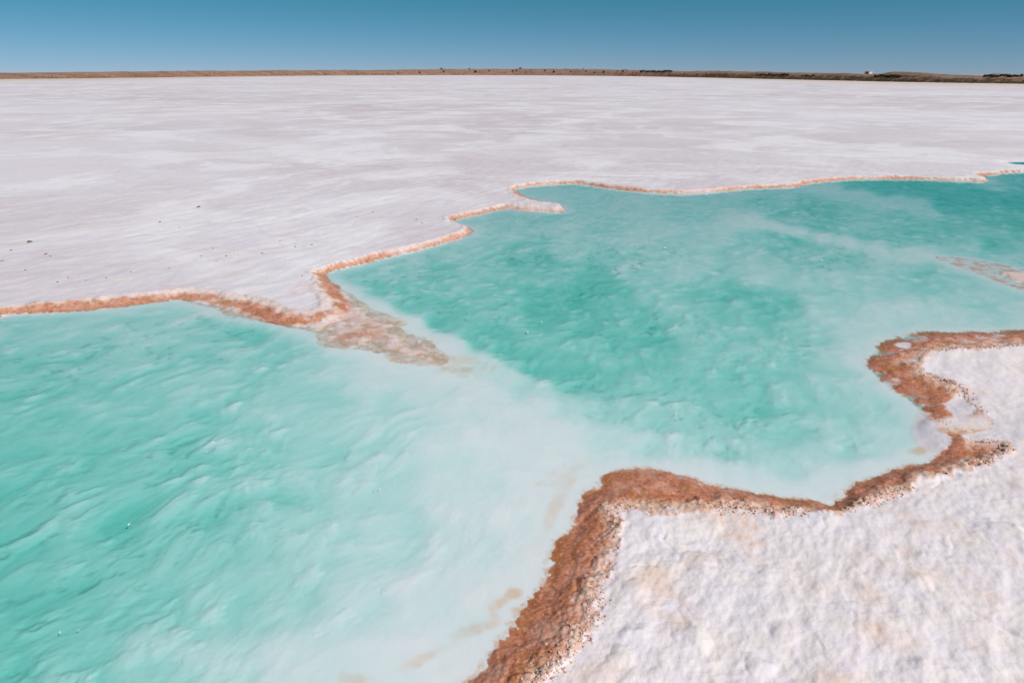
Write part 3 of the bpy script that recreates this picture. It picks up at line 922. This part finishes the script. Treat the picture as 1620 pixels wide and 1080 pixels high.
CRUMB_R = simple('rust_crumb', (0.60, 0.29, 0.19), 0.8, (0.42, 0.17, 0.09), 40.0)
CRUMB_C = simple('pale_crumb', (0.76, 0.63, 0.56), 0.8, (0.62, 0.40, 0.30), 40.0)
CRUMB_D = simple('dark_clod', (0.16, 0.12, 0.09), 0.9, (0.27, 0.17, 0.12), 30.0)
WFLAKE = simple('salt_flake', (0.82, 0.82, 0.80), 0.5, (0.75, 0.74, 0.70), 60.0)
shapes = [lumpy(200 + i) for i in range(14)]
edge = px2w(catmull(B_DRY, 10), ZL)
edge = edge[(np.hypot(edge[:, 0], edge[:, 1]) < 7.5)]
seg = np.diff(edge, axis=0); sl_ = np.hypot(seg[:, 0], seg[:, 1]); cum = np.concatenate([[0], np.cumsum(sl_)])
bags = {0: ([], []), 1: ([], [])}
offs = {0: 0, 1: 0}
nrm = np.stack([-seg[:, 1], seg[:, 0]], -1) / sl_[:, None]
for i in range(11000):
    q = random.random() * cum[-1]
    k = min(int(np.searchsorted(cum, q)) - 1, len(seg) - 1)
    pt = edge[k] + seg[k] * ((q - cum[k]) / sl_[k])
    dens = float(fbm(np.array([pt[0] * 2.1]), np.array([pt[1] * 2.1]), 2)[0])
    if random.random() > 0.35 + 2.2 * dens:
        continue
    o_ = random.gauss(0.0, 0.017 + 0.02 * max(dens, 0))
    pt = pt + nrm[k] * o_
    r_ = math.hypot(*pt)
    s_ = random.choice((.0016, .002, .0025, .003, .005)) * random.uniform(.7, 1.3) * (1 + 0.10 * r_)
    z_ = zat(pt[0], pt[1])
    if z_ < -0.002:
        continue
    b_ = 1 if random.random() < 0.6 else 0
    v_, f_ = shapes[random.randrange(len(shapes))]
    a = random.random() * 6.28; ca_, sa_ = math.cos(a), math.sin(a)
    vv = np.stack([v_[:, 0] * ca_ - v_[:, 1] * sa_, v_[:, 0] * sa_ + v_[:, 1] * ca_, v_[:, 2]], -1) * s_ + (pt[0], pt[1], z_ - s_ * .1)
    bags[b_][0].append(vv); bags[b_][1].append(f_ + offs[b_]); offs[b_] += 12
for b_, (nm, mt, lb) in {0: ('rust_crumbs', CRUMB_R, 'rust brown salt crumbs heaped along the near crust edge'), 1: ('pale_crumbs', CRUMB_C, 'pale peach salt crumbs mixed along the near crust edge')}.items():
    tag(mesh_np(nm, np.vstack(bags[b_][0]), np.vstack(bags[b_][1]), mt, False), lb, 'crumbs', None, 'stuff')

clod_meshes = {}


def piece(name, px_, py_, z, size, mat, seed, flat, label, cat, group):
    key = (name, seed)
    if key not in clod_meshes:
        v_, f_ = lumpy(seed, flat)
        o = mesh_np(name, v_, f_, mat, False)
        clod_meshes[key] = o
    else:
        o = clod_meshes[key].copy(); COL.objects.link(o)
    p = px2w([(px_, py_)], z)[0]
    zz = zat(p[0], p[1]) if name == 'clod' else z
    o.location = (p[0], p[1], zz + size * (.15 * flat if name == 'clod' else .14))
    o.rotation_euler = (random.uniform(-.2, .2), random.uniform(-.2, .2), random.random() * 6.28)
    o.scale = (size * random.uniform(1.0, 1.5), size, size)
    tag(o, label, cat, group)


for i, (x_, y_, s_) in enumerate([(47, 383.5, .10), (18, 396, .05), (72, 402, .07), (80, 406, .05), (4, 413, .06), (136, 443, .035), (168, 440, .03), (91, 446, .03), (267, 424, .035), (207, 430, .03),
                                  (319, 405.5, .045), (342, 413, .03), (358, 405, .04), (337, 393, .035), (377, 403, .03), (253, 351, .07), (284, 360, .05), (314, 328, .12), (415, 400.6, .04),
                                  (659, 347, .045), (668, 353, .05), (493, 387, .05), (467, 389, .05), (443, 381, .04), (478, 437, .03), (40, 427, .04), (108, 439, .03), (590, 335, .05), (565, 343, .05)]):
    piece('clod', x_, y_, ZL, s_ * .30, CRUMB_D, 300 + i % 6, .7, ('broad dark clod, largest of those scattered on the white crust' if s_ >= .1 else 'small dark brown clod lying on the white salt crust behind the pools'), 'clod', 'dark clods scattered on the far crust')
for i, (x_, y_, s_) in enumerate([(593, 776, .0055), (600, 774, .005), (835, 525, .013), (857, 509, .007), (95, 999, .004), (124, 996, .004), (204, 829, .006), (1052, 392, .018), (1300, 412, .016)]):
    piece('salt_flake', x_, y_, 0.0, s_, WFLAKE, 400 + i % 4, .22, 'tiny white salt flake floating on the turquoise brine', 'salt flake', 'white flakes afloat on the brine')
